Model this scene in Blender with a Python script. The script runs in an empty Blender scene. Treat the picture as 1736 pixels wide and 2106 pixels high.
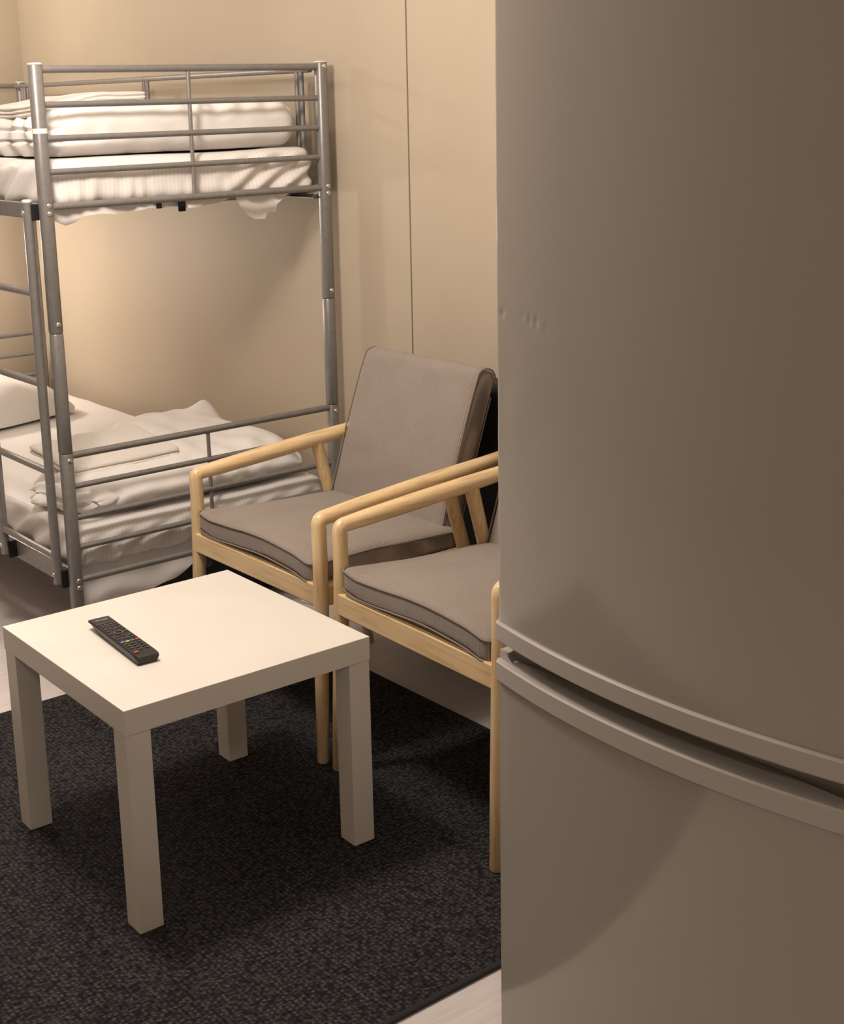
import bpy, bmesh, math, random
from mathutils import Vector, Matrix, noise
random.seed(7)
S = bpy.context.scene
COL = S.collection

# ------------------------------------------------------------------ camera
cd = bpy.data.cameras.new('camera')
cd.sensor_fit = 'HORIZONTAL'; cd.sensor_width = 36.0
cd.lens = 2871.97 * 36.0 / 1736.0
cd.shift_x = 112.28 / 1736.0; cd.shift_y = -163.45 / 1736.0
cd.clip_start = 0.05; cd.clip_end = 50
cam = bpy.data.objects.new('camera', cd); COL.objects.link(cam)
cam.matrix_world = Matrix(((0.79294757, 0.16207534, -0.58733783, 0.0),
                           (-0.60863712, 0.16609437, -0.77586952, 0.0),
                           (-0.02819581, 0.97269946, 0.2303492, 1.5059),
                           (0, 0, 0, 1)))
S.camera = cam

# ------------------------------------------------------------------ world, light, exposure
w = bpy.data.worlds.new('room_air'); S.world = w; w.use_nodes = True
w.node_tree.nodes['Background'].inputs[0].default_value = (1.0, 0.85, 0.7, 1)
w.node_tree.nodes['Background'].inputs[1].default_value = 0.01
S.view_settings.view_transform = 'Standard'; S.view_settings.look = 'None'
S.view_settings.gamma = 1.0; S.view_settings.use_curve_mapping = False
S.view_settings.exposure = 0.0
WARM = (1.0, 0.87, 0.755)

def light(name, kind, loc, power, size, color=WARM, rot=(0, 0, 0)):
    l = bpy.data.lights.new(name, kind); l.energy = power; l.color = color
    if kind == 'AREA':
        l.shape = 'DISK'; l.size = size
    else:
        l.shadow_soft_size = size
    o = bpy.data.objects.new(name, l); COL.objects.link(o); o.location = loc; o.rotation_euler = rot
    return o
light('pendant_light_seating', 'POINT', (1.06, 2.57, 2.02), 77, 0.13)
light('reading_light_lower', 'POINT', (1.70, 5.30, 0.98), 26, 0.05)
light('reading_light_upper', 'POINT', (1.66, 5.04, 2.02), 20, 0.05)
light('fill_light_front', 'AREA', (-0.30, -0.60, 2.43), 13, 0.30)  # unseen fill added behind the camera to brighten the sides facing it

# ------------------------------------------------------------------ helpers
ORIG = {}

class MB:
    def __init__(s): s.v = []; s.f = []; s.flat = False; s.round = False
    def add(s, v, f):
        n = len(s.v); s.v += [tuple(p) for p in v]; s.f += [tuple(i + n for i in q) for q in f]; return s
    def bm(s, b):
        b.verts.index_update()
        s.add([v.co[:] for v in b.verts], [[v.index for v in f.verts] for f in b.faces]); b.free(); return s
    def box(s, lo, hi, bev=0.0, seg=2, rot=None):
        s.flat = True; b = bmesh.new(); bmesh.ops.create_cube(b, size=1)
        c = [(a + d) / 2 for a, d in zip(lo, hi)]; z = [d - a for a, d in zip(lo, hi)]
        for v in b.verts: v.co = Vector((v.co.x * z[0], v.co.y * z[1], v.co.z * z[2]))
        if bev > 0:
            bmesh.ops.bevel(b, geom=b.edges[:], offset=bev, segments=seg, profile=0.5, affect='EDGES')
        M = rot.to_4x4() if rot else Matrix.Identity(4)
        for v in b.verts: v.co = (M @ v.co) + Vector(c)
        return s.bm(b)
    def tube(s, path, r, seg=14, cap=True, prof=None, up=None, part=None):
        s.round = True; P = [Vector(p) for p in path]; n = len(P)
        R = r if isinstance(r, (list, tuple)) else [r] * n
        T = []
        for i in range(n):
            a = P[max(i - 1, 0)]; b = P[min(i + 1, n - 1)]; T.append((b - a).normalized())
        u = Vector(up) if up else (Vector((0, 0, 1)) if abs(T[0].z) < 0.9 else Vector((1, 0, 0)))
        u = (u - T[0] * u.dot(T[0])).normalized()
        vs = []
        for i in range(n):
            u = (u - T[i] * u.dot(T[i])).normalized(); w_ = T[i].cross(u)
            for k in range(seg):
                a = 2 * math.pi * k / seg; c, q = math.cos(a), math.sin(a)
                if prof:
                    e = 2.0 / prof
                    c = math.copysign(abs(c) ** e, c); q = math.copysign(abs(q) ** e, q)
                vs.append(P[i] + (u * c + w_ * q) * R[i])
        i0, i1 = part or (0, n - 1); c0, c1 = cap and i0 == 0, cap and i1 == n - 1
        vs = vs[i0 * seg:(i1 + 1) * seg]; n = i1 - i0 + 1
        fs = []
        for i in range(n - 1):
            for k in range(seg):
                a = i * seg + k; b = i * seg + (k + 1) % seg
                fs.append((a, b, b + seg, a + seg))
        if c0: fs.append(tuple(range(seg))[::-1])
        if c1: fs.append(tuple((n - 1) * seg + k for k in range(seg)))
        return s.add(vs, fs)
    def dome(s, c, ax, r, h, seg=10):
        c = Vector(c); ax = Vector(ax).normalized()
        rings = 4; path = []; R = []
        for i in range(rings + 1):
            t = i / rings * math.pi / 2
            path.append(c + ax * (h * math.sin(t))); R.append(max(r * math.cos(t), 1e-4))
        return s.tube([c - ax * 0.002] + path, [r] + R, seg)

def build(name, mb, mat, parent=None, origin=None, smooth=40, subd=0):
    org = ORIG[parent.name] if parent else (Vector(origin) if origin is not None else Vector((0, 0, 0)))
    me = bpy.data.meshes.new(name)
    me.from_pydata([tuple(Vector(p) - org) for p in mb.v], [], mb.f); me.validate(); me.update()
    b = bmesh.new(); b.from_mesh(me); bmesh.ops.recalc_face_normals(b, faces=b.faces); b.to_mesh(me); b.free()
    me.materials.append(M[mat] if isinstance(mat, str) else mat)
    if mb.flat and not mb.round: smooth = 0
    if smooth:
        for p in me.polygons: p.use_smooth = True
        me.set_sharp_from_angle(angle=math.radians(smooth))
    o = bpy.data.objects.new(name, me); COL.objects.link(o)
    if parent: o.parent = parent
    else: o.location = org
    ORIG[o.name] = org
    if subd:
        m = o.modifiers.new('subdivision', 'SUBSURF'); m.levels = subd; m.render_levels = subd
    return o

def thing(name, label, cat, loc, group=None):
    o = bpy.data.objects.new(name, None); COL.objects.link(o); o.location = loc
    o.empty_display_size = 0.1; ORIG[o.name] = Vector(loc)
    return tag(o, label, cat, group)
def tag(o, label, cat, group=None):
    o['label'] = label; o['category'] = cat
    if group: o['group'] = group
    return o
def struct(o): o['kind'] = 'structure'; return o
def copy_tree(o, parent=None, off=None):
    c = o.copy(); COL.objects.link(c); c.parent = parent
    if off is not None: c.location = Vector(o.location) + Vector(off)
    for ch in list(o.children): copy_tree(ch, c)
    return c
def sstep(a, b, x):
    t = min(max((x - a) / (b - a), 0), 1); return t * t * (3 - 2 * t)
def N(x, y, z): return noise.noise(Vector((x, y, z)))

def soft_box(lo, hi, r, n, fn=None):
    """closed box surface with rounded edges on a fine grid; fn(p, nrm) may move each point"""
    lo = Vector(lo); hi = Vector(hi)
    idx = {}; vs = []; fs = []
    def vert(i, j, k):
        key = (i, j, k)
        if key not in idx:
            p = Vector((lo.x + (hi.x - lo.x) * i / n[0], lo.y + (hi.y - lo.y) * j / n[1], lo.z + (hi.z - lo.z) * k / n[2]))
            q = Vector([min(max(p[a], lo[a] + r[a]), hi[a] - r[a]) for a in range(3)])
            d = Vector([(p[a] - q[a]) / r[a] if r[a] > 0 else 0 for a in range(3)])
            if d.length > 1e-9:
                m = max(abs(d.x), abs(d.y), abs(d.z))
                d = d.normalized() * m
                nr = Vector([d[a] / max(r[a], 1e-6) for a in range(3)]).normalized()
                p = q + Vector([d[a] * r[a] for a in range(3)])
            else:
                nr = Vector((0, 0, 1))
            if fn: p = fn(p, nr)
            idx[key] = len(vs); vs.append(tuple(p))
        return idx[key]
    for k in (0, n[2]):
        for i in range(n[0]):
            for j in range(n[1]): fs.append((vert(i, j, k), vert(i + 1, j, k), vert(i + 1, j + 1, k), vert(i, j + 1, k)))
    for j in (0, n[1]):
        for i in range(n[0]):
            for k in range(n[2]): fs.append((vert(i, j, k), vert(i + 1, j, k), vert(i + 1, j, k + 1), vert(i, j, k + 1)))
    for i in (0, n[0]):
        for j in range(n[1]):
            for k in range(n[2]): fs.append((vert(i, j, k), vert(i, j + 1, k), vert(i, j + 1, k + 1), vert(i, j, k + 1)))
    return MB().add(vs, fs)

# ------------------------------------------------------------------ materials
M = {}
def mat(name, col, rough=0.5, metal=0.0, spec=0.5, coat=0.0):
    m = bpy.data.materials.new(name); m.use_nodes = True; M[name] = m
    p = m.node_tree.nodes['Principled BSDF']
    p.inputs['Base Color'].default_value = (*col, 1); p.inputs['Roughness'].default_value = rough
    p.inputs['Metallic'].default_value = metal; p.inputs['Specular IOR Level'].default_value = spec
    p.inputs['Coat Weight'].default_value = coat; p.inputs['Coat Roughness'].default_value = 0.12
    return m, m.node_tree, p
def nd(nt, t, **kw):
    n = nt.nodes.new(t)
    for k, v in kw.items():
        if k in n.inputs.keys(): n.inputs[k].default_value = v
        else: setattr(n, k, v)
    return n
def coords(nt, scale=(1, 1, 1), rot=(0, 0, 0)):
    c = nd(nt, 'ShaderNodeTexCoord'); m = nd(nt, 'ShaderNodeMapping')
    m.inputs['Scale'].default_value = scale; m.inputs['Rotation'].default_value = rot
    nt.links.new(c.outputs['Object'], m.inputs['Vector']); return m.outputs['Vector']
def ramp(nt, src, stops):
    r = nd(nt, 'ShaderNodeValToRGB'); e = r.color_ramp.elements
    while len(e) < len(stops): e.new(0.5)
    for el, (p, c) in zip(e, stops): el.position = p; el.color = (*c, 1)
    nt.links.new(src, r.inputs['Fac']); return r.outputs['Color']
def bump(nt, p, src, strength, dist=0.002):
    b = nd(nt, 'ShaderNodeBump'); b.inputs['Strength'].default_value = strength; b.inputs['Distance'].default_value = dist
    nt.links.new(src, b.inputs['Height']); nt.links.new(b.outputs['Normal'], p.inputs['Normal']); return b
def math_(nt, op, a, b):
    n = nd(nt, 'ShaderNodeMath', operation=op)
    for i, x in enumerate((a, b)):
        if isinstance(x, (int, float)): n.inputs[i].default_value = x
        else: nt.links.new(x, n.inputs[i])
    return n.outputs[0]

# walls: matt beige panels with a faint mottling
m, nt, p = mat('wall_paint', (0.60, 0.53, 0.43), 0.55, spec=0.3)
n1 = nd(nt, 'ShaderNodeTexNoise', Scale=3.0, Detail=4.0); nt.links.new(coords(nt), n1.inputs['Vector'])
nt.links.new(ramp(nt, n1.outputs['Fac'], [(0.3, (0.425, 0.360, 0.275)), (0.7, (0.450, 0.385, 0.300))]), p.inputs['Base Color'])
n2 = nd(nt, 'ShaderNodeTexNoise', Scale=220.0, Detail=2.0); nt.links.new(coords(nt), n2.inputs['Vector'])
bump(nt, p, n2.outputs['Fac'], 0.08, 0.001)
mat('wall_joint', (0.16, 0.13, 0.10), 0.7)
mat('joint_lip', (0.66, 0.60, 0.50), 0.4)
mat('ceiling_paint', (0.80, 0.78, 0.74), 0.8)
# floor: pale greyish laminate, faint grain along X
m, nt, p = mat('laminate', (0.60, 0.55, 0.53), 0.42, spec=0.4)
n1 = nd(nt, 'ShaderNodeTexNoise', Scale=1.0, Detail=6.0, Roughness=0.65); nt.links.new(coords(nt, (5, 70, 5)), n1.inputs['Vector'])
nt.links.new(ramp(nt, n1.outputs['Fac'], [(0.25, (0.51, 0.465, 0.46)), (0.5, (0.59, 0.545, 0.545)), (0.75, (0.65, 0.61, 0.61))]), p.inputs['Base Color'])
# rug: charcoal looped weave in rows
m, nt, p = mat('rug_weave', (0.03, 0.028, 0.029), 0.95, spec=0.15)
v1 = nd(nt, 'ShaderNodeTexVoronoi', Scale=1.0); nt.links.new(coords(nt, (95, 150, 100)), v1.inputs['Vector'])
n1 = nd(nt, 'ShaderNodeTexNoise', Scale=260.0, Detail=3.0, Roughness=0.7); nt.links.new(coords(nt), n1.inputs['Vector'])
n3 = nd(nt, 'ShaderNodeTexNoise', Scale=26.0, Detail=2.0); nt.links.new(coords(nt), n3.inputs['Vector'])
wv = nd(nt, 'ShaderNodeTexWave', Scale=32.0, Distortion=1.2, Detail=1.0); wv.bands_direction = 'X'
wv.inputs['Detail Scale'].default_value = 3.0; nt.links.new(coords(nt), wv.inputs['Vector'])
h = math_(nt, 'ADD', math_(nt, 'MULTIPLY', math_(nt, 'SUBTRACT', 1.0, v1.outputs['Distance']), 0.55),
          math_(nt, 'ADD', math_(nt, 'MULTIPLY', n1.outputs['Fac'], 0.5), math_(nt, 'MULTIPLY', wv.outputs['Fac'], 0.12)))
h2 = math_(nt, 'ADD', h, math_(nt, 'MULTIPLY', math_(nt, 'SUBTRACT', n3.outputs['Fac'], 0.5), 0.12))
nt.links.new(ramp(nt, h2, [(0.42, (0.008, 0.0077, 0.0085)), (0.66, (0.032, 0.0305, 0.033)), (0.92, (0.108, 0.103, 0.110))]), p.inputs['Base Color'])
bump(nt, p, h, 0.9, 0.004)
mat('rug_binding', (0.028, 0.025, 0.025), 0.9, spec=0.2)
# white table foil, slightly worn
m, nt, p = mat('table_white', (0.83, 0.79, 0.72), 0.38, spec=0.4)
n1 = nd(nt, 'ShaderNodeTexNoise', Scale=7.0, Detail=5.0); nt.links.new(coords(nt), n1.inputs['Vector'])
nt.links.new(ramp(nt, n1.outputs['Fac'], [(0.3, (0.66, 0.63, 0.585)), (0.7, (0.70, 0.67, 0.625))]), p.inputs['Base Color'])
# light ash wood
m, nt, p = mat('ash_wood', (0.6, 0.42, 0.22), 0.38, spec=0.45, coat=0.15)
def wood(nt, p, sc):
    n1 = nd(nt, 'ShaderNodeTexNoise', Scale=1.0, Detail=5.0, Roughness=0.6, Distortion=0.6); nt.links.new(coords(nt, sc), n1.inputs['Vector'])
    n2 = nd(nt, 'ShaderNodeTexNoise', Scale=9.0, Detail=2.0); nt.links.new(coords(nt), n2.inputs['Vector'])
    f = math_(nt, 'ADD', math_(nt, 'MULTIPLY', n1.outputs['Fac'], 0.75), math_(nt, 'MULTIPLY', n2.outputs['Fac'], 0.25))
    nt.links.new(ramp(nt, f, [(0.33, (0.52, 0.355, 0.175)), (0.48, (0.69, 0.505, 0.285)), (0.66, (0.77, 0.595, 0.365))]), p.inputs['Base Color'])
    bump(nt, p, n1.outputs['Fac'], 0.05, 0.001)
wood(nt, p, (7, 90, 90))
m, nt, p = mat('ash_wood_upright', (0.6, 0.42, 0.22), 0.38, spec=0.45, coat=0.15); wood(nt, p, (110, 110, 6))
m, nt, p = mat('ash_wood_across', (0.6, 0.42, 0.22), 0.38, spec=0.45, coat=0.15); wood(nt, p, (90, 6, 90))
# chair fabric: taupe ribbed weave
def fabric(name, direction, c0, c1):
    m, nt, p = mat(name, c0, 0.9, spec=0.2)
    wv = nd(nt, 'ShaderNodeTexWave', Scale=88.0, Distortion=0.6, Detail=1.0); wv.bands_direction = direction
    nt.links.new(coords(nt), wv.inputs['Vector'])
    n1 = nd(nt, 'ShaderNodeTexNoise', Scale=420.0, Detail=2.0); nt.links.new(coords(nt), n1.inputs['Vector'])
    n2 = nd(nt, 'ShaderNodeTexNoise', Scale=14.0, Detail=3.0); nt.links.new(coords(nt), n2.inputs['Vector'])
    f = math_(nt, 'ADD', math_(nt, 'MULTIPLY', wv.outputs['Fac'], 0.45), math_(nt, 'ADD', math_(nt, 'MULTIPLY', n1.outputs['Fac'], 0.4), math_(nt, 'MULTIPLY', n2.outputs['Fac'], 0.15)))
    nt.links.new(ramp(nt, f, [(0.25, c0), (0.75, c1)]), p.inputs['Base Color'])
    bump(nt, p, f, 0.35, 0.0015)
    p.inputs['Sheen Weight'].default_value = 0.15
fabric('taupe_fabric', 'Y', (0.170, 0.143, 0.125), (0.335, 0.290, 0.258))
mat('piping', (0.215, 0.182, 0.158), 0.9, spec=0.2)
mat('black_cloth', (0.012, 0.011, 0.010), 0.9, spec=0.2)
# silver-grey lacquered steel
m, nt, p = mat('silver_steel', (0.25, 0.24, 0.235), 0.40, 0.45, 0.5)
n1 = nd(nt, 'ShaderNodeTexNoise', Scale=60.0, Detail=3.0); nt.links.new(coords(nt), n1.inputs['Vector'])
nt.links.new(ramp(nt, n1.outputs['Fac'], [(0.35, (0.235, 0.226, 0.222)), (0.65, (0.265, 0.255, 0.250))]), p.inputs['Base Color'])
mat('bolt_zinc', (0.75, 0.73, 0.70), 0.22, 0.9)
mat('cap_plastic', (0.72, 0.71, 0.69), 0.4)
mat('tape_white', (0.85, 0.80, 0.72), 0.6)
# bed linen: white cotton with satin stripes
m, nt, p = mat('striped_linen', (0.80, 0.765, 0.735), 0.75, spec=0.25)
wv = nd(nt, 'ShaderNodeTexWave', Scale=26.0); wv.bands_direction = 'X'; nt.links.new(coords(nt), wv.inputs['Vector'])
nt.links.new(ramp(nt, wv.outputs['Fac'], [(0.3, (0.765, 0.735, 0.72)), (0.7, (0.81, 0.785, 0.77))]), p.inputs['Base Color'])
n1 = nd(nt, 'ShaderNodeTexNoise', Scale=45.0, Detail=4.0); nt.links.new(coords(nt), n1.inputs['Vector'])
bump(nt, p, n1.outputs['Fac'], 0.12, 0.004)
m, nt, p = mat('linen', (0.81, 0.785, 0.77), 0.75, spec=0.25)
n1 = nd(nt, 'ShaderNodeTexNoise', Scale=30.0, Detail=5.0); nt.links.new(coords(nt), n1.inputs['Vector'])
bump(nt, p, n1.outputs['Fac'], 0.15, 0.005)
m, nt, p = mat('terry', (0.80, 0.755, 0.715), 0.95, spec=0.1)
n1 = nd(nt, 'ShaderNodeTexNoise', Scale=350.0, Detail=3.0); nt.links.new(coords(nt), n1.inputs['Vector'])
bump(nt, p, n1.outputs['Fac'], 0.8, 0.003)
# refrigerator
m, nt, p = mat('enamel', (0.33, 0.308, 0.278), 0.10, spec=0.75)
n1 = nd(nt, 'ShaderNodeTexNoise', Scale=900.0, Detail=1.0); nt.links.new(coords(nt), n1.inputs['Vector'])
bump(nt, p, n1.outputs['Fac'], 0.025, 0.0004)
mat('enamel_trim', (0.41, 0.382, 0.358), 0.32, spec=0.5)
mat('gasket', (0.25, 0.24, 0.23), 0.7)
# remote, suitcase
mat('remote_black', (0.018, 0.016, 0.015), 0.38, spec=0.45)
mat('key_grey', (0.085, 0.08, 0.077), 0.3, spec=0.6)
mat('key_red', (0.55, 0.05, 0.035), 0.35); mat('key_green', (0.03, 0.26, 0.16), 0.35)
mat('key_yellow', (0.62, 0.52, 0.06), 0.35); mat('key_blue', (0.10, 0.26, 0.60), 0.35)
mat('print_grey', (0.34, 0.32, 0.30), 0.5)
mat('case_black', (0.010, 0.010, 0.011), 0.55, spec=0.35)
mat('wheel_rubber', (0.030, 0.032, 0.033), 0.5)
mat('cable_white', (0.75, 0.73, 0.72), 0.5)

# ------------------------------------------------------------------ room shell
WX, WY, X0, Y0, ZC = 2.45, 5.473, -1.60, -1.50, 2.45
SEAM = 3.014
struct(build('floor', MB().box((X0 - .1, Y0 - .1, -0.1), (WX + .15, WY + .15, 0)), 'laminate', origin=(0, 0, 0)))
struct(build('ceiling', MB().box((X0 - .1, Y0 - .1, ZC), (WX + .15, WY + .15, ZC + .1)), 'ceiling_paint', origin=(0, 0, ZC)))
wr = struct(build('wall_right', MB().box((WX + .014, Y0 - .1, 0), (WX + .15, WY + .15, ZC)), 'wall_joint', origin=(WX, 2, 0)))
for a, b in ((Y0 - .05, SEAM - .003), (SEAM + .003, WY + .02)):
    build('wall_panel', MB().box((WX, a, 0.0), (WX + .014, b, ZC), 0.0015, 2), 'wall_paint', wr)
build('joint_strip', MB().box((WX + .004, SEAM - .0028, 0.0), (WX + .0138, SEAM - .0012, ZC)), 'joint_lip', wr)
struct(build('wall_back', MB().box((X0 - .1, WY, 0), (WX + .0, WY + .1, ZC)), 'wall_paint', origin=(0, WY, 0)))
struct(build('wall_left', MB().box((X0 - .1, Y0, 0), (X0, WY, ZC)), 'wall_paint', origin=(X0, 2, 0)))
struct(build('wall_front', MB().box((X0, Y0 - .1, 0), (WX, Y0, ZC)), 'wall_paint', origin=(0, Y0, 0)))
struct(build('wall_partition', MB().box((1.965, Y0, 0), (WX, 1.40, ZC)), 'wall_paint', origin=(2.2, 0, 0)))

# ------------------------------------------------------------------ rug
RX0, RX1, RY0, RY1, RT = -0.25, 2.125, 1.624, 3.234, 0.008
rug = tag(build('rug', MB().box((RX0 + .012, RY0 + .012, 0.0), (RX1 - .012, RY1 - .012, RT - .0005)), 'rug_weave', origin=(1, 2.4, 0), smooth=0),
          'dark charcoal woven rug with bound edges lying under the white table', 'rug')
mb = MB()
for a, b in (((RX0, RY0), (RX1, RY0)), ((RX1, RY0), (RX1, RY1)), ((RX1, RY1), (RX0, RY1)), ((RX0, RY1), (RX0, RY0))):
    cx, cy = (RX0 + RX1) / 2, (RY0 + RY1) / 2
    e = 0.007
    p0 = (a[0] + (e if a[0] < cx else -e), a[1] + (e if a[1] < cy else -e), 0.0043); p1 = (b[0] + (e if b[0] < cx else -e), b[1] + (e if b[1] < cy else -e), 0.0043)
    v0 = len(mb.v); mb.tube([p0, p1], 0.0075, 12)
    for i in range(v0, len(mb.v)): mb.v[i] = (mb.v[i][0], mb.v[i][1], 0.0043 + (mb.v[i][2] - 0.0043) * 0.56)
build('edge_binding', mb, 'rug_binding', rug)

# ------------------------------------------------------------------ white table
TX, TY, TR = 1.318, 2.391, -0.0124
tab = thing('side_table', 'square white side table with thick top and four square legs', 'table', (TX, TY, RT))
tab.rotation_euler = (0, 0, TR)
h_ = 0.275
build('tabletop', MB().box((TX - h_, TY - h_, RT + .40), (TX + h_, TY + h_, RT + .45), 0.0012, 2), 'table_white', tab)
for sx in (-1, 1):
    for sy in (-1, 1):
        a, b = TX + sx * (h_ - .0015), TX + sx * (h_ - .0515); c, d = TY + sy * (h_ - .0015), TY + sy * (h_ - .0515)
        build('leg', MB().box((min(a, b), min(c, d), RT), (max(a, b), max(c, d), RT + .3995), 0.001, 2), 'table_white', tab)

# ------------------------------------------------------------------ remote control (local Y runs to the far end)
RZ = RT + .45
rem = thing('remote_control', 'black television remote control lying on the white tabletop', 'remote', (1.1905, 2.4075, RZ))
rem.rotation_euler = (0, 0, math.radians(-4.2))
O = ORIG[rem.name]
secs = []
for y, wt, wb, zb, zt in ((-.1225, .0235, .0185, .0030, .0165), (-.119, .0245, .0205, .0012, .0188), (-.10, .0247, .0212, .0004, .0196), (0, .0240, .0200, .0002, .0200),
                          (.07, .0237, .0190, .0012, .0202), (.105, .0236, .0175, .0050, .0203), (.121, .0236, .0170, .0105, .0203), (.1235, .0230, .0165, .0130, .0195)):
    c = .0022
    secs.append([O + Vector(q) for q in ((-wb, y, zb), (wb, y, zb), (wt, y, zt - c - .002), (wt - .0004, y, zt - c), (wt - c, y, zt), (-wt + c, y, zt), (-wt + .0004, y, zt - c), (-wt, y, zt - c - .002))])
vs = [v for s_ in secs for v in s_]; fs = []
for i in range(len(secs) - 1):
    for k in range(8): fs.append((i * 8 + k, i * 8 + (k + 1) % 8, (i + 1) * 8 + (k + 1) % 8, (i + 1) * 8 + k))
fs += [tuple(range(8)), tuple((len(secs) - 1) * 8 + k for k in range(8))]
body = build('body', MB().add(vs, fs), 'remote_black', rem, smooth=35)
build('logo_print', MB().box(O + Vector((-.0135, .1045, .0202)), O + Vector((.0135, .1072, .0205))), 'print_grey', rem, smooth=0)
def key(name, x, y, w_, l_, m_, hh=.0016):
    return build(name, MB().box(O + Vector((x - w_ / 2, y - l_ / 2, .0192)), O + Vector((x + w_ / 2, y + l_ / 2, .0203 + hh)), .0009, 2), m_, rem)
proto = None
rows = []
for i in range(3): rows += [(-.0155 + c * .0103, .082 - i * .0105) for c in range(4)]
rows += [(x, .046) for x in (-.0155, -.005, .0055, .0155)] + [(x, .034) for x in (-.0155, .0155)] + [(-.0165, .018), (.0165, .018), (-.0145, -.006), (.0145, -.006), (0, .037), (0, -.001)]
rows += [(-.0155 + c * .0103, -.018) for c in range(4)]
for i in range(4): rows += [(-.0135 + c * .0135, -.052 - i * .0125) for c in range(3) if not (i == 3 and c == 0)]
for x, y in rows:
    if proto is None:
        proto = key('key', 0, 0, .0068, .0042, 'key_grey'); o = proto
    else:
        o = proto.copy(); COL.objects.link(o); o.parent = rem
    o.location = (x, y, 0)
mb = MB()
a = [O + Vector((.0085 * math.cos(t), .018 + .0085 * math.sin(t), .0207)) for t in [i * math.pi / 12 for i in range(25)]]
build('navigation_ring', mb.tube(a, .0016, 8), 'key_grey', rem)
for x, m_ in ((.0155, 'key_red'), (.0052, 'key_green'), (-.0052, 'key_yellow'), (-.0155, 'key_blue')): key('color_key', x, -.0385, .0082, .0058, m_)
key('power_key', -.0145, -.1015, .0082, .0068, 'key_red')

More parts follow.
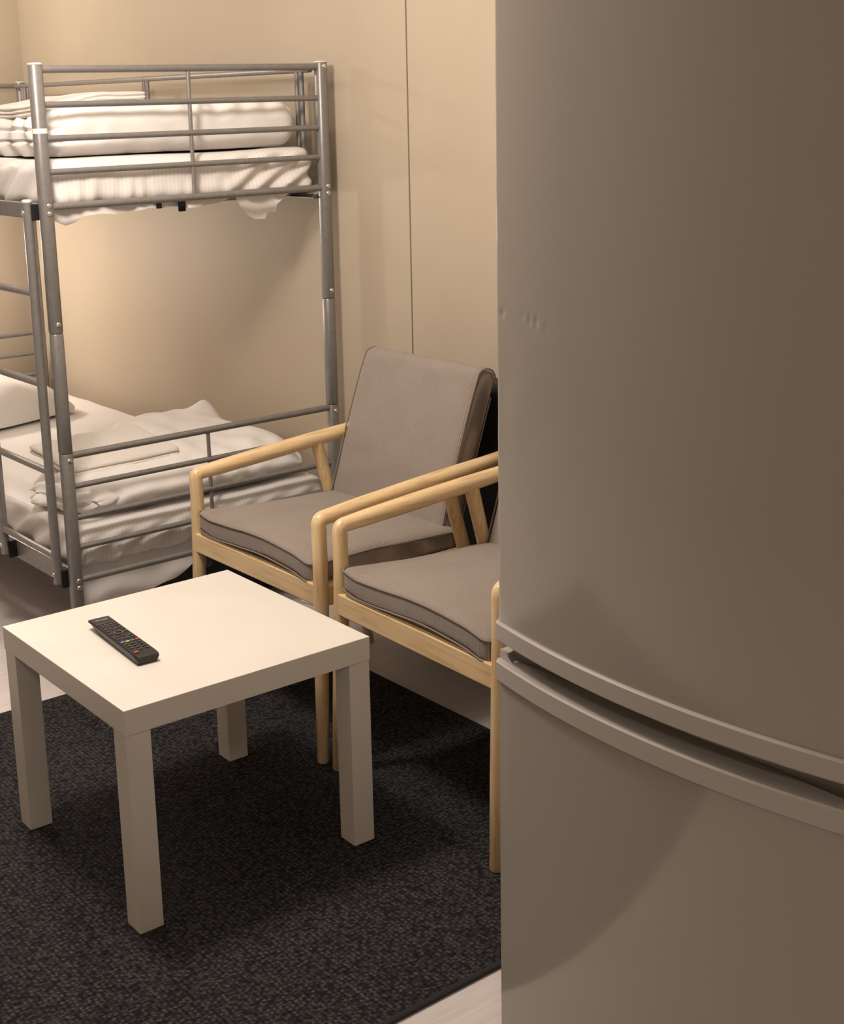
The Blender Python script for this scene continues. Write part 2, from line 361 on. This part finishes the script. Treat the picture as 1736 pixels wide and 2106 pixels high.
# ------------------------------------------------------------------ armchairs
def arc_corner(p0, c, p1, R, n=5):
    """points of a rounded corner at c between p0 and p1"""
    c = Vector(c); a = (Vector(p0) - c).normalized(); b = (Vector(p1) - c).normalized()
    s_, e_ = c + a * R, c + b * R
    out = []
    for i in range(n + 1):
        t = i / n; out.append(s_ * (1 - t) ** 2 + c * 2 * t * (1 - t) + e_ * t * t)
    return out
CY = 2.722; HW = 0.2675   # centre line and half width (leg axes)
def make_chair(label):
    t = thing('armchair', label, 'armchair', (2.0, CY, 0.0), 'matching ash armchairs')
    FX, ZA0, ZA1, XE = 1.714, 0.602, 0.645, 2.262
    for s in (1, -1):
        y = CY + s * HW
        cor = arc_corner((FX, y, 0), (FX, y, ZA0), (XE, y, ZA1), 0.014, 8)
        fy = .032 if s > 0 else .012      # the feet stand a little off the plumb line
        low = [(FX - .004, y + fy, RT + .0012), (FX - .004, y + fy, RT + .005), (FX - .003, y + fy * .55, .20), (FX - .001, y + fy * .08, .40), (FX, y, .50)]
        n = 8; d = Vector((XE, y, ZA1)) - cor[-1]
        arm = [cor[-1] + d * (i / n) for i in range(1, n + 1)]
        tip = [Vector((XE, y, ZA1)) + d.normalized() * q for q in (.004, .007)]
        full = [Vector(q) for q in low] + cor + arm + tip
        rad = [.0125, .0140, .0162, .0178, .0172] + [.0170] * 9 + [.0172 + .0030 * math.sin(math.pi * min(1, i / n * 1.1)) ** .7 for i in range(1, n)] + [.0178, .0160, .0118]
        k = len(low) + 4
        build('front_leg', MB().tube(full, rad, 20, part=(0, k), up=(1, 0, 0)), 'ash_wood_upright', t, smooth=60)
        build('armrest', MB().tube(full, rad, 20, part=(k, len(full) - 1), up=(1, 0, 0)), 'ash_wood', t, smooth=60)
        top = Vector((2.088, y, .628)); base = Vector((2.262, y + s * .012, 0.0))
        pts = [top + (base - top) * f for f in (0, .12, .30, .55, .8, .985, 1)]
        build('rear_leg', MB().tube(pts, [.0180, .0172, .0168, .0160, .0140, .0118, .0100], 18), 'ash_wood_upright', t)
        build('side_rail', MB().box((FX, y - .010, .396), (2.165, y + .010, .444), .003), 'ash_wood', t)
    build('front_rail', MB().box((FX - .016, CY - HW, .400), (FX + .008, CY + HW, .450), .0025), 'ash_wood_across', t)
    build('rear_rail', MB().box((2.118, CY - HW + .008, .36), (2.140, CY + HW - .008, .41), .0025), 'ash_wood_across', t)
    # seat pad: box cushion, crowned, corners curling, lifted a little off the rail
    wy = HW - .019
    def seat(p, n):
        u = (p.x - 1.92) / .22; v = (p.y - CY) / wy
        cr = max(0, 1 - abs(u) ** 3) * max(0, 1 - abs(v) ** 3)
        top = sstep(.455, .505, p.z)
        lift = .012 * math.exp(-((v + .15) / .55) ** 2) * sstep(-.2, -1, u) + .010 * sstep(.75, 1.0, v) * sstep(0, -1, u) - .010 * sstep(-.7, -1.0, v) * sstep(-.2, -1, u)
        z = p.z + top * .017 * cr + lift - .020 * (u * .5 + .5) + .0015 * N(p.x * 14, p.y * 14, p.z * 20)
        y = p.y + .004 * N(p.x * 9, 3.1, p.z * 9)
        return Vector((p.x, y, z))
    lo, hi = (1.700, CY - wy, .452), (2.150, CY + wy, .505)
    sc = build('seat_cushion', soft_box(lo, hi, (.020, .020, .010), (34, 36, 8), seat), 'taupe_fabric', t)
    for zz in (.4995, .4555):
        ring = []
        rc = .020; e = .0012
        for cx, cy, a0 in ((hi[0] - rc, hi[1] - rc, 0), (lo[0] + rc, hi[1] - rc, 90), (lo[0] + rc, lo[1] + rc, 180), (hi[0] - rc, lo[1] + rc, 270)):
            for k in range(6):
                a = math.radians(a0 + k * 18); ring.append(Vector((cx + (rc + e) * math.cos(a), cy + (rc + e) * math.sin(a), zz)))
        full = []
        for i in range(len(ring)):
            a, b = ring[i], ring[(i + 1) % len(ring)]; k = max(1, int((b - a).length / .02))
            full += [a + (b - a) * (j / k) for j in range(k)]
        full.append(full[0]); full = [seat(q, None) for q in full]
        build('piping', MB().tube(full, .0021, 8), 'piping', sc)
    # back pad: leaning slab with a rounded top
    tilt = Vector((.134, 0, .386)).normalized(); nrm = Vector((tilt.z, 0, -tilt.x)); B = Vector((2.118, CY, .474))
    L = .438; wy = .2340; CB = CY + .0205
    def back(p, n):
        # p.x thickness, p.y width, p.z along the lean
        v = (p.y - CB) / wy; u = p.z / L
        th = p.x + (-.006 * (1 - v * v) * (1 - (2 * u - 1) ** 2) if p.x < .03 else 0)
        th += .010 * (u - .5) ** 2 * 2 - .004
        y = CB + (p.y - CB) * (1 - .015 * u) + .0015 * N(p.z * 12, p.y * 5, 1.7)
        q = B + tilt * (p.z - .02) + nrm * th; q.y = y
        return q
    blo, bhi = (0.0, CB - wy, 0.0), (.066, CB + wy, L)
    bc = build('back_cushion', soft_box(blo, bhi, (.030, .007, .030), (10, 34, 34), back), 'taupe_fabric', t)
    for s in (1, -1):
        for x_, e in ((.0035, 0), (.0625, 0)):
            pts = []
            yv = CB + s * (wy - .0030)
            if x_ < .03:
                pts = [Vector((x_ - .0015, yv, z_)) for z_ in [.03 + i * .02 for i in range(18)]]
                for k in range(1, 9):
                    a = math.pi - k * math.pi / 8
                    pts.append(Vector((.033 + .0315 * math.cos(a), yv, L - .031 + .030 * math.sin(a))))
                build('piping', MB().tube([back(q, None) for q in pts], .0021, 8), 'piping', bc)
            else:
                pts = [Vector((x_, yv, z_)) for z_ in [.03 + i * .02 for i in range(18)]]
                build('piping', MB().tube([back(q, None) for q in pts], .0019, 8), 'piping', bc)
    return t
ch = make_chair('grey cushioned ash armchair standing by the foot of the bunk bed')
ch2 = copy_tree(ch, None, (-.004, -0.617, 0)); ch2.rotation_euler = (0, 0, math.radians(-1.8))
ch2['label'] = 'grey cushioned ash armchair standing next to the refrigerator'

# ------------------------------------------------------------------ refrigerator
FY0, FY1, FXE, BUL = 0.812, 1.420, 1.303, 0.036
fr = thing('refrigerator', 'tall white two-door refrigerator with bowed doors and recessed handle', 'refrigerator', (1.62, 1.124, 0))
def bow(y, extra=0.0):
    t = (y - (FY0 + FY1) / 2) / ((FY1 - FY0) / 2)
    return FXE - extra - BUL * (1 - t * t)
build('cabinet', MB().box((1.362, FY0 + .003, .035), (1.945, FY1 - .003, 1.838), .006), 'enamel', fr)
for y in (FY0 + .05, FY1 - .05):
    for x in (1.40, 1.90): build('foot', MB().tube([(x, y, 0), (x, y, .036)], .018, 12), 'gasket', fr)
def door_slab(name, z0, z1, extra, mat_, parent, ny=40, zs=None, back=1.352, dents=(), inset=0.0, edge=.004):
    ys = [FY0 + (FY1 - FY0) * (0.5 - 0.5 * math.cos(math.pi * i / ny)) for i in range(ny + 1)] if not dents else sorted(set(
        [FY0 + (FY1 - FY0) * i / 46 for i in range(47)] + [1.26 + .17 * .93 * i / 70 for i in range(71)]))
    zs = zs or [z0, z0 + edge, z1 - edge, z1]
    vs = []; fs = []
    nz = len(zs); n_ = len(ys)
    for j, z in enumerate(zs):
        for i, y in enumerate(ys):
            x = bow(y, extra)
            ez = min(z - z0, z1 - z); ey = min(y - FY0, FY1 - y)
            x += edge * (1 - min(1, ez / edge)) ** 2 + edge * 1.5 * (1 - min(1, ey / (edge * 1.5))) ** 2
            for (dy, dz, sy, sz, am) in dents:
                x += am * math.exp(-((y - dy) / sy) ** 2 - ((z - dz) / sz) ** 2)
            vs.append((x, y, z))
    for j in range(nz - 1):
        for i in range(n_ - 1): a = j * n_ + i; fs.append((a, a + 1, a + n_ + 1, a + n_))
    b0 = len(vs)
    bnd = [j * n_ for j in range(nz)] + [(nz - 1) * n_ + i for i in range(1, n_)] + [j * n_ + n_ - 1 for j in range(nz - 2, -1, -1)] + [i for i in range(n_ - 2, 0, -1)]
    for k in bnd: vs.append((back, vs[k][1], vs[k][2]))
    m_ = len(bnd)
    for k in range(m_): fs.append((bnd[k], bnd[(k + 1) % m_], b0 + (k + 1) % m_, b0 + k))
    fs.append(tuple(b0 + k for k in range(m_)))
    return build(name, MB().add(vs, fs), mat_, parent, smooth=30)
zs = sorted(set([.766, .770] + [.77 + i * .035 for i in range(1, 30)] + [1.19 + i * .0022 for i in range(26)] + [1.834, 1.838]))
dents = [(1.401, 1.219, .006, .006, .0014), (1.334, 1.218, .004, .007, .0011), (1.319, 1.217, .0045, .008, .0011), (1.296, 1.213, .004, .007, .0007), (1.352, 1.221, .007, .005, .0005),
         (1.395, 1.10, .03, .05, .0012), (1.375, 1.06, .02, .03, -.0008)]
up = door_slab('door', .762, 1.838, 0.0, 'enamel', fr, zs=[z for z in zs if z >= .766], dents=dents)
up['label'] = 'tall upper door with small dents'
door_slab('handle_trim', .737, .766, .0060, 'enamel_trim', up, edge=.0025)
lw = door_slab('door', .055, .676, 0.0, 'enamel', fr, edge=.003)
lw['label'] = 'lower freezer door'
# lower trim with a finger recess scooped behind its lip, closed at both ends
door_slab('handle_trim', .674, .7055, .0060, 'enamel_trim', lw, edge=.0025, back=1.318)
mb = MB()
ny = 40
vs = []; fs = []
for i in range(ny + 1):
    y = FY0 + (FY1 - FY0) * i / ny
    e0 = min(1, max(0, (y - FY0 - .012) / .03)); e1 = min(1, max(0, (FY1 - .010 - y) / .035))
    k = min(math.sqrt(max(0, 1 - (1 - e0) ** 2)), sstep(0, 1, e1))          # 1 in the scoop, 0 at its ends
    xf = bow(y, 0) + .004; xb = xf + .012 + .030 * k
    zb = .7185 - .0405 * k
    row = [(xf, y, .680), (xf + .001, y, .7045 + (.7185 - .7045) * (1 - k)), (xf + .006, y, zb + .012 * k), (xb - .008, y, zb), (xb, y, zb + .010 * k), (xb + .004, y, .7185), (1.352, y, .7185), (1.352, y, .670), (xf, y, .670)]
    vs += row
m_ = 9
for i in range(ny):
    for k in range(m_): fs.append((i * m_ + k, i * m_ + (k + 1) % m_, (i + 1) * m_ + (k + 1) % m_, (i + 1) * m_ + k))
fs += [tuple(range(m_)), tuple(ny * m_ + k for k in range(m_))]
build('finger_recess', mb.add(vs, fs), 'enamel_trim', lw, smooth=50)
build('door_gasket', MB().box((1.353, FY0 + .012, .08), (1.361, FY1 - .012, 1.80)), 'gasket', fr, smooth=0)

# ------------------------------------------------------------------ bunk bed
BX0, BX1, BY0, BY1 = 1.526, 2.398, 3.339, 5.395
ZU = [1.607, 1.521, 1.438, 1.355, 1.268]; ZL = [.616, .531, .444, .361, .270]
bed = thing('bunk_bed', 'silver steel bunk bed with barred ends and side ladder against beige wall', 'bunk bed', (BX0, BY0, 0))
PR = .0175
for y, sgn in ((BY0, -1), (BY1, 1)):
    for x in (BX0, BX1):
        for z0, z1 in ((.0, .6245), (.6260, .9445), (.9460, 1.6195)):
            pts = [(x, y, z0), (x, y, z0 + .003), (x, y, z1 - .003), (x, y, z1)]
            build('post_section', MB().tube(pts, [PR - .0015, PR, PR, PR - .0015], 24, prof=2.6), 'silver_steel', bed)
        build('post_cap', MB().tube([(x, y, 1.619), (x, y, 1.622), (x, y, 1.6235)], [PR, PR, PR - .004], 24, prof=2.6), 'cap_plastic', bed)
        for z in (1.272, 1.252, .969, .606, .273, .253) + ((1.608,) if x == BX1 else ()):
            build('bolt', MB().dome((x + .001, y + sgn * (PR - .0005), z), (0, sgn, 0), .0072, .004, 12), 'bolt_zinc', bed)
    for zs_ in (ZU, ZL):
        for i, z in enumerate(zs_):
            r = (.0096 if i in (0, 4) else .0080)
            build('bar', MB().tube([(BX0 + .012, y, z), (BX1 - .012, y, z)], r, 14), 'silver_steel', bed)
        xm = (BX0 + BX1) / 2
        for z1, z0 in zip(zs_[:-1], zs_[1:]):
            build('spindle', MB().tube([(xm, y, z0 + .006), (xm, y, z1 - .006)], .0056, 10), 'silver_steel', bed)
build('tape_band', MB().tube([(BX0, BY0, 1.4515), (BX0, BY0, 1.4640)], [PR + .0007] * 2, 24, prof=2.6), 'tape_white', bed)
for z0, z1 in ((1.236, 1.277), (.244, .300)):
    for x, s in ((BX0, 1), (BX1, -1)):
        mb = MB().box((x - .006, BY0 + .018, z0), (x + .006, BY1 - .018, z1), .003)
        mb.box((min(x, x + s * .028), BY0 + .018, z0), (max(x, x + s * .028), BY1 - .018, z0 + .004), .001)
        build('side_rail', mb, 'silver_steel', bed)
    for i in range(9):
        y = BY0 + .14 + i * (BY1 - BY0 - .28) / 8
        build('bed_slat', MB().tube([(BX0 + .005, y, z0 + .012), (BX1 - .005, y, z0 + .012)], .008, 8), 'silver_steel', bed)
# wall side guard rail of the upper bunk
GX = 2.372
build('guard_rail', MB().tube([(GX, 3.355, 1.600), (GX, 5.375, 1.604)], .0085, 12), 'silver_steel', bed)
for y in (3.400, 4.310, 5.300):
    for d in (0, .022):
        build('guard_post', MB().tube([(GX, y + d, 1.262), (GX, y + d, 1.598)], .0075, 10), 'silver_steel', bed)
# ladder on the open long side
LX, LR = 1.490, .0125
lad = build('ladder', MB().tube([(LX, 3.372, .262), (LX, 3.372, 1.283)], LR, 16), 'silver_steel', bed)
build('ladder_upright', MB().tube([(LX, 3.722, .262), (LX, 3.722, 1.283)], LR, 16), 'silver_steel', lad)
for y in (3.372, 3.722):
    build('end_cap', MB().tube([(LX, y, 1.282), (LX, y, 1.287), (LX, y, 1.289)], [LR + .0004, LR + .0004, LR - .003], 16), 'cap_plastic', lad)
    for z in (1.256, .290):
        build('bolt', MB().dome((LX - LR, y, z), (-1, 0, 0), .006, .004, 10), 'bolt_zinc', lad)
    for z0, z1 in ((1.236, 1.277), (.250, .300)):
        build('bracket', MB().box((LX + .004, y - .016, z0), (BX0 - .006, y + .016, z1), .002), 'case_black', lad)
for z in (1.050, .812, .574, .338):
    build('rung', MB().tube([(LX, 3.372, z), (LX, 3.722, z)], .0098, 14), 'silver_steel', lad)

# ------------------------------------------------------------------ bedding
def mattress(z0, z1, label, up):
    lo, hi = (1.546, 3.358, z0), (2.380, 5.372, z1)
    def fn(p, n):
        d = 0.0
        if n.y < -.3:      # foot face
            a = sstep(2.02, 2.18, p.x) if up else 0.35
            d += a * .0075 * math.sin((p.x - .75 * (p.z - z0) * 2.0) * 62 + 1.5 * N(p.x * 5, 0, p.z * 8))
            d += (1 - a) * .006 * N(p.x * 38, 2.0, p.z * 6) * sstep(z1 - .01, z0, p.z) * 1.6
            d += .006 * N(p.x * 7, 5, p.z * 14)
        if n.x < -.3:      # open long side
            d += .010 * math.sin((p.y * 1.0 + (p.z - z0) * 1.7) * 42 + 2.2 * N(p.y * 3, 1, p.z * 5)) * (.7 + N(p.y * 4, 0, 0))
        d *= sstep(z1 - .002, z1 - .035, p.z) * .9 + .1
        if n.z > .5:
            d += .004 * N(p.x * 6, p.y * 6, 0)
        return p + n * d
    o = build('mattress', soft_box(lo, hi, (.035, .035, .032), (104, 96, 14), fn), 'striped_linen', origin=(1.96, 4.3, z0))
    return tag(o, label, 'mattress')
mu = mattress(1.262, 1.384, 'white sheeted mattress on the upper bunk', True)
ml = mattress(.288, .402, 'white sheeted mattress on the lower bunk', False)

def hanging(name, prof, ztop, y0, parent, mat_='linen', amp=.006, fr=40, sub=8):
    """thin cloth hanging from ztop down to the outline prof = [(x, zbottom)]"""
    xs = []
    for (xa, za), (xb, zb) in zip(prof[:-1], prof[1:]):
        k = max(1, int(abs(xb - xa) / .008))
        xs += [(xa + (xb - xa) * i / k, za + (zb - za) * i / k) for i in range(k)]
    xs.append(prof[-1])
    vs = []; n = len(xs)
    for th in (0, .0012):
        for x, zb in xs:
            for j in range(sub + 1):
                t = j / sub; z = ztop + (zb - ztop) * t
                vs.append((x, y0 + th + amp * (t * .8 + .2) * math.sin(x * fr + 3 * N(x * 6, 0, z * 6)) - .006 * t, z))
    fs = []; m_ = sub + 1; off = n * m_
    for s in (0, off):
        for i in range(n - 1):
            for j in range(sub): a = s + i * m_ + j; fs.append((a, a + 1, a + m_ + 1, a + m_))
    for i in range(n - 1):
        for j in (0, sub): a = i * m_ + j; fs.append((a, a + m_, a + m_ + off, a + off))
    for i in (0, n - 1):
        for j in range(sub): a = i * m_ + j; fs.append((a, a + 1, a + 1 + off, a + off))
    return build(name, MB().add(vs, fs), mat_, parent, smooth=70)
hanging('loose_sheet', [(1.552, 1.250), (1.575, 1.228), (1.605, 1.213), (1.630, 1.220), (1.655, 1.235), (1.70, 1.238), (1.745, 1.234), (1.80, 1.236), (1.85, 1.244), (1.90, 1.240),
                        (1.955, 1.235), (2.02, 1.236), (2.075, 1.243), (2.115, 1.258), (2.125, 1.255), (2.14, 1.228), (2.165, 1.203), (2.190, 1.189), (2.226, 1.187), (2.236, 1.205), (2.262, 1.207), (2.268, 1.226), (2.292, 1.243), (2.32, 1.262)],
        1.272, 3.402, mu)
build('strap', MB().box((1.936, 3.380, 1.228), (1.957, 3.388, 1.266), .002), 'black_cloth', mu)
build('strap', MB().box((1.868, 3.382, 1.240), (1.884, 3.388, 1.266), .002), 'black_cloth', mu)
hanging('loose_sheet', [(1.552, .120), (1.58, .098), (1.63, .115), (1.70, .142), (1.78, .172), (1.85, .192), (1.905, .218), (1.945, .252), (1.96, .290)], 0.302, 3.388, ml, amp=.008, fr=22)

def duvet_u(p, n):
    d = .010 * N(p.x * 6, p.y * 6, p.z * 9) + .004 * N(p.x * 18, p.y * 10, p.z * 16)
    if n.y < -.2:
        zc = 1.432 + .010 * N(p.x * 3, 0, 0)
        d -= .010 * math.exp(-((p.z - zc) / .007) ** 2) * sstep(1.80, 1.60, p.x)
        d += .004 * math.sin(p.x * 75 + 2 * N(p.x * 4, p.z * 7, 0)) * sstep(1.46, 1.51, p.z) * sstep(1.8, 1.95, p.x)
        d -= .005 * math.exp(-((p.x - 2.335 + (p.z - 1.45) * .3) / .005) ** 2)
    if n.x < -.2:
        for zk in (1.432, 1.476): d -= .012 * math.exp(-((p.z - zk - .008 * N(p.y * 5, zk * 9, 0)) / .006) ** 2)
        d += .006 * math.sin(p.y * 60 + 3 * N(p.y * 5, p.z * 9, 0))
    q = p + n * d
    q.z = max(q.z, 1.389)
    q.z -= .022 * sstep(1.72, 1.56, p.x) * sstep(1.40, 1.52, p.z) + .010 * sstep(3.7, 3.95, p.y) * sstep(1.40, 1.52, p.z)
    return q
tag(build('folded_duvet', soft_box((1.560, 3.378, 1.384), (2.352, 3.960, 1.524), (.060, .060, .062), (96, 60, 24), duvet_u), 'linen', origin=(1.95, 3.65, 1.384)),
    'white duvet folded thick at the foot of the upper bunk', 'duvet')
def towel(lo, hi, seams, slope_y, drop_x, seed):
    def fn(p, n):
        d = .004 * N(p.x * 13 + seed, p.y * 13, p.z * 20)
        if abs(n.z) < .75:
            for zk in seams: d -= .007 * math.exp(-((p.z - zk - .004 * N(p.x * 7 + p.y * 7, zk * 11, seed)) / .0032) ** 2)
        q = p + n * d
        q.z += slope_y * (p.y - lo[1]) - drop_x * sstep(lo[0] + (hi[0] - lo[0]) * .6, lo[0], p.x) + .004 * N(p.x * 6, p.y * 6, seed)
        return q
    return soft_box(lo, hi, (.012, .012, .012), (44, 44, 14), fn)
tag(build('folded_towel', towel((1.572, 3.412, 1.519), (1.880, 3.800, 1.553), (1.530, 1.541), -.02, .026, 3.0), 'terry', origin=(1.72, 3.6, 1.519)),
    'white towel folded in layers on the upper bunk duvet', 'towel')

def duvet_l(p, n):
    t = (p.x - 1.57) / (2.372 - 1.57)
    d = .016 * N(p.x * 5, p.y * 5, p.z * 8) + .006 * N(p.x * 16, p.y * 9, p.z * 14)
    if n.y < -.2:
        d += .004 * math.sin(p.x * 70 + 2.5 * N(p.x * 4, p.z * 7, 4)) * sstep(1.75, 1.95, p.x)
        rr = math.hypot((p.x - 1.66) / .045, (p.z - .462) / .030)
        d -= .014 * math.exp(-((rr - 1) / .22) ** 2)
        d -= .010 * math.exp(-((p.z - .455 - .05 * (p.x - 1.6)) / .006) ** 2) * sstep(1.70, 1.60, p.x)
    if n.x < -.2:
        for zk in (.445, .50): d -= .016 * math.exp(-((p.z - zk - .012 * N(p.y * 5, zk * 9, 2)) / .007) ** 2)
    q = p + n * d
    q.z = max(q.z, .407)
    if n.y < -.1: q.y -= .042 * (1 - sstep(.405, .52, p.z)) * min(1, -n.y * 1.5)
    y0 = 3.415
    q.y = y0 + (q.y - y0) * (.36 + .64 * sstep(0, 1, t)) if q.y > y0 else q.y
    rise = sstep(.41, .51, p.z)
    q.z += rise * (.012 * sstep(0, .35, (p.y - y0) / .97) - .060 * sstep(.45, 1.0, (p.y - y0) / .97) - .012 * sstep(.25, 0, t) - .035 * sstep(.84, 1, t))
    q.z += rise * .045 * math.exp(-((q.x - 2.32) / .05) ** 2 - ((q.y - 3.95) / .045) ** 2)
    q.x -= .055 * math.exp(-((q.y - 3.62) / .045) ** 2) * sstep(.47, .41, p.z) * sstep(-.3, -.8, n.x)
    return q
tag(build('folded_duvet', soft_box((1.570, 3.412, .402), (2.372, 4.385, .522), (.070, .130, .060), (96, 84, 22), duvet_l), 'linen', origin=(1.95, 3.9, .402)),
    'rumpled white duvet folded at the foot of the lower bunk', 'duvet')
tag(build('folded_towel', towel((1.600, 3.480, .516), (1.950, 3.760, .545), (.529,), .08, .004, 8.0), 'terry', origin=(1.77, 3.6, .516)),
    'white towel folded flat on the lower bunk duvet', 'towel')

def pillow(p, n):
    u = (p.x - 1.88) / .33; v = (p.y - 4.98) / .30
    k = max(0, (1 - abs(u) ** 2.6)) * max(0, (1 - abs(v) ** 2.6))
    z = .405 + .006 + (p.z - .41) * (.10 + .90 * k ** .55)
    z += (p.z - .41) / .16 * .05 * sstep(4.9, 5.25, p.y)
    d = .012 * N(p.x * 9, p.y * 9, 1.0) * k + .012 * k * math.sin(p.x * 30 + 9 * p.y + 3 * N(p.x * 4, p.y * 4, 7)) * (1 if p.z > .47 else 0) * .6
    pin = 1 - .06 * (abs(u) * abs(v))
    a, b = (p.x - 1.88) * pin, (p.y - 4.98) * pin; c_, s_ = math.cos(.24), math.sin(.24)
    return Vector((1.855 + a * c_ - b * s_, 4.935 + a * s_ + b * c_, z + d))
tag(build('pillow', soft_box((1.55, 4.68, .41), (2.21, 5.28, .57), (.02, .02, .04), (50, 50, 10), pillow), 'linen', origin=(1.88, 4.98, .405)),
    'plump white pillow at the head of the lower bunk', 'pillow')

# ------------------------------------------------------------------ things on the floor
case = thing('suitcase', 'black suitcase lying under the lower bunk', 'suitcase', (2.15, 3.8, 0))
def shell(p, n): return p + n * (.002 * math.sin(p.x * 130) if abs(n.z) > .8 else 0)
build('shell', soft_box((1.97, 3.54, .012), (2.36, 4.12, .232), (.045, .045, .045), (30, 30, 14), shell), 'case_black', case)
for x in (2.03, 2.30):
    for z in (.055, .178):
        wv_ = build('wheel', MB().tube([(x - .012, 3.512, z), (x - .009, 3.512, z), (x + .009, 3.512, z), (x + .012, 3.512, z)], [.024, .030, .030, .024], 20), 'wheel_rubber', case)
        build('wheel_mount', MB().box((x - .018, 3.52, z - .016), (x + .018, 3.56, z + .016), .005), 'case_black', case)
bag = thing('case', 'black case standing upright between the armchair backs and the wall', 'case', (2.385, 2.55, 0))
build('shell', soft_box((2.332, 2.27, .004), (2.442, 2.86, .800), (.03, .05, .06), (8, 24, 30), None), 'case_black', bag)
build('zip', MB().tube([(2.387, 2.2695, .07), (2.387, 2.2695, .74)], .003, 6), 'wheel_rubber', bag)
path = [(2.262 + .05 * math.sin(t * 2.2), 3.20 + .20 * t, .0065) for t in [i / 14 for i in range(15)]]
tag(build('cable', MB().tube(path, .0062, 8), 'cable_white', origin=(2.28, 3.3, 0)), 'short white cable lying on the floor by the bed post', 'cable')
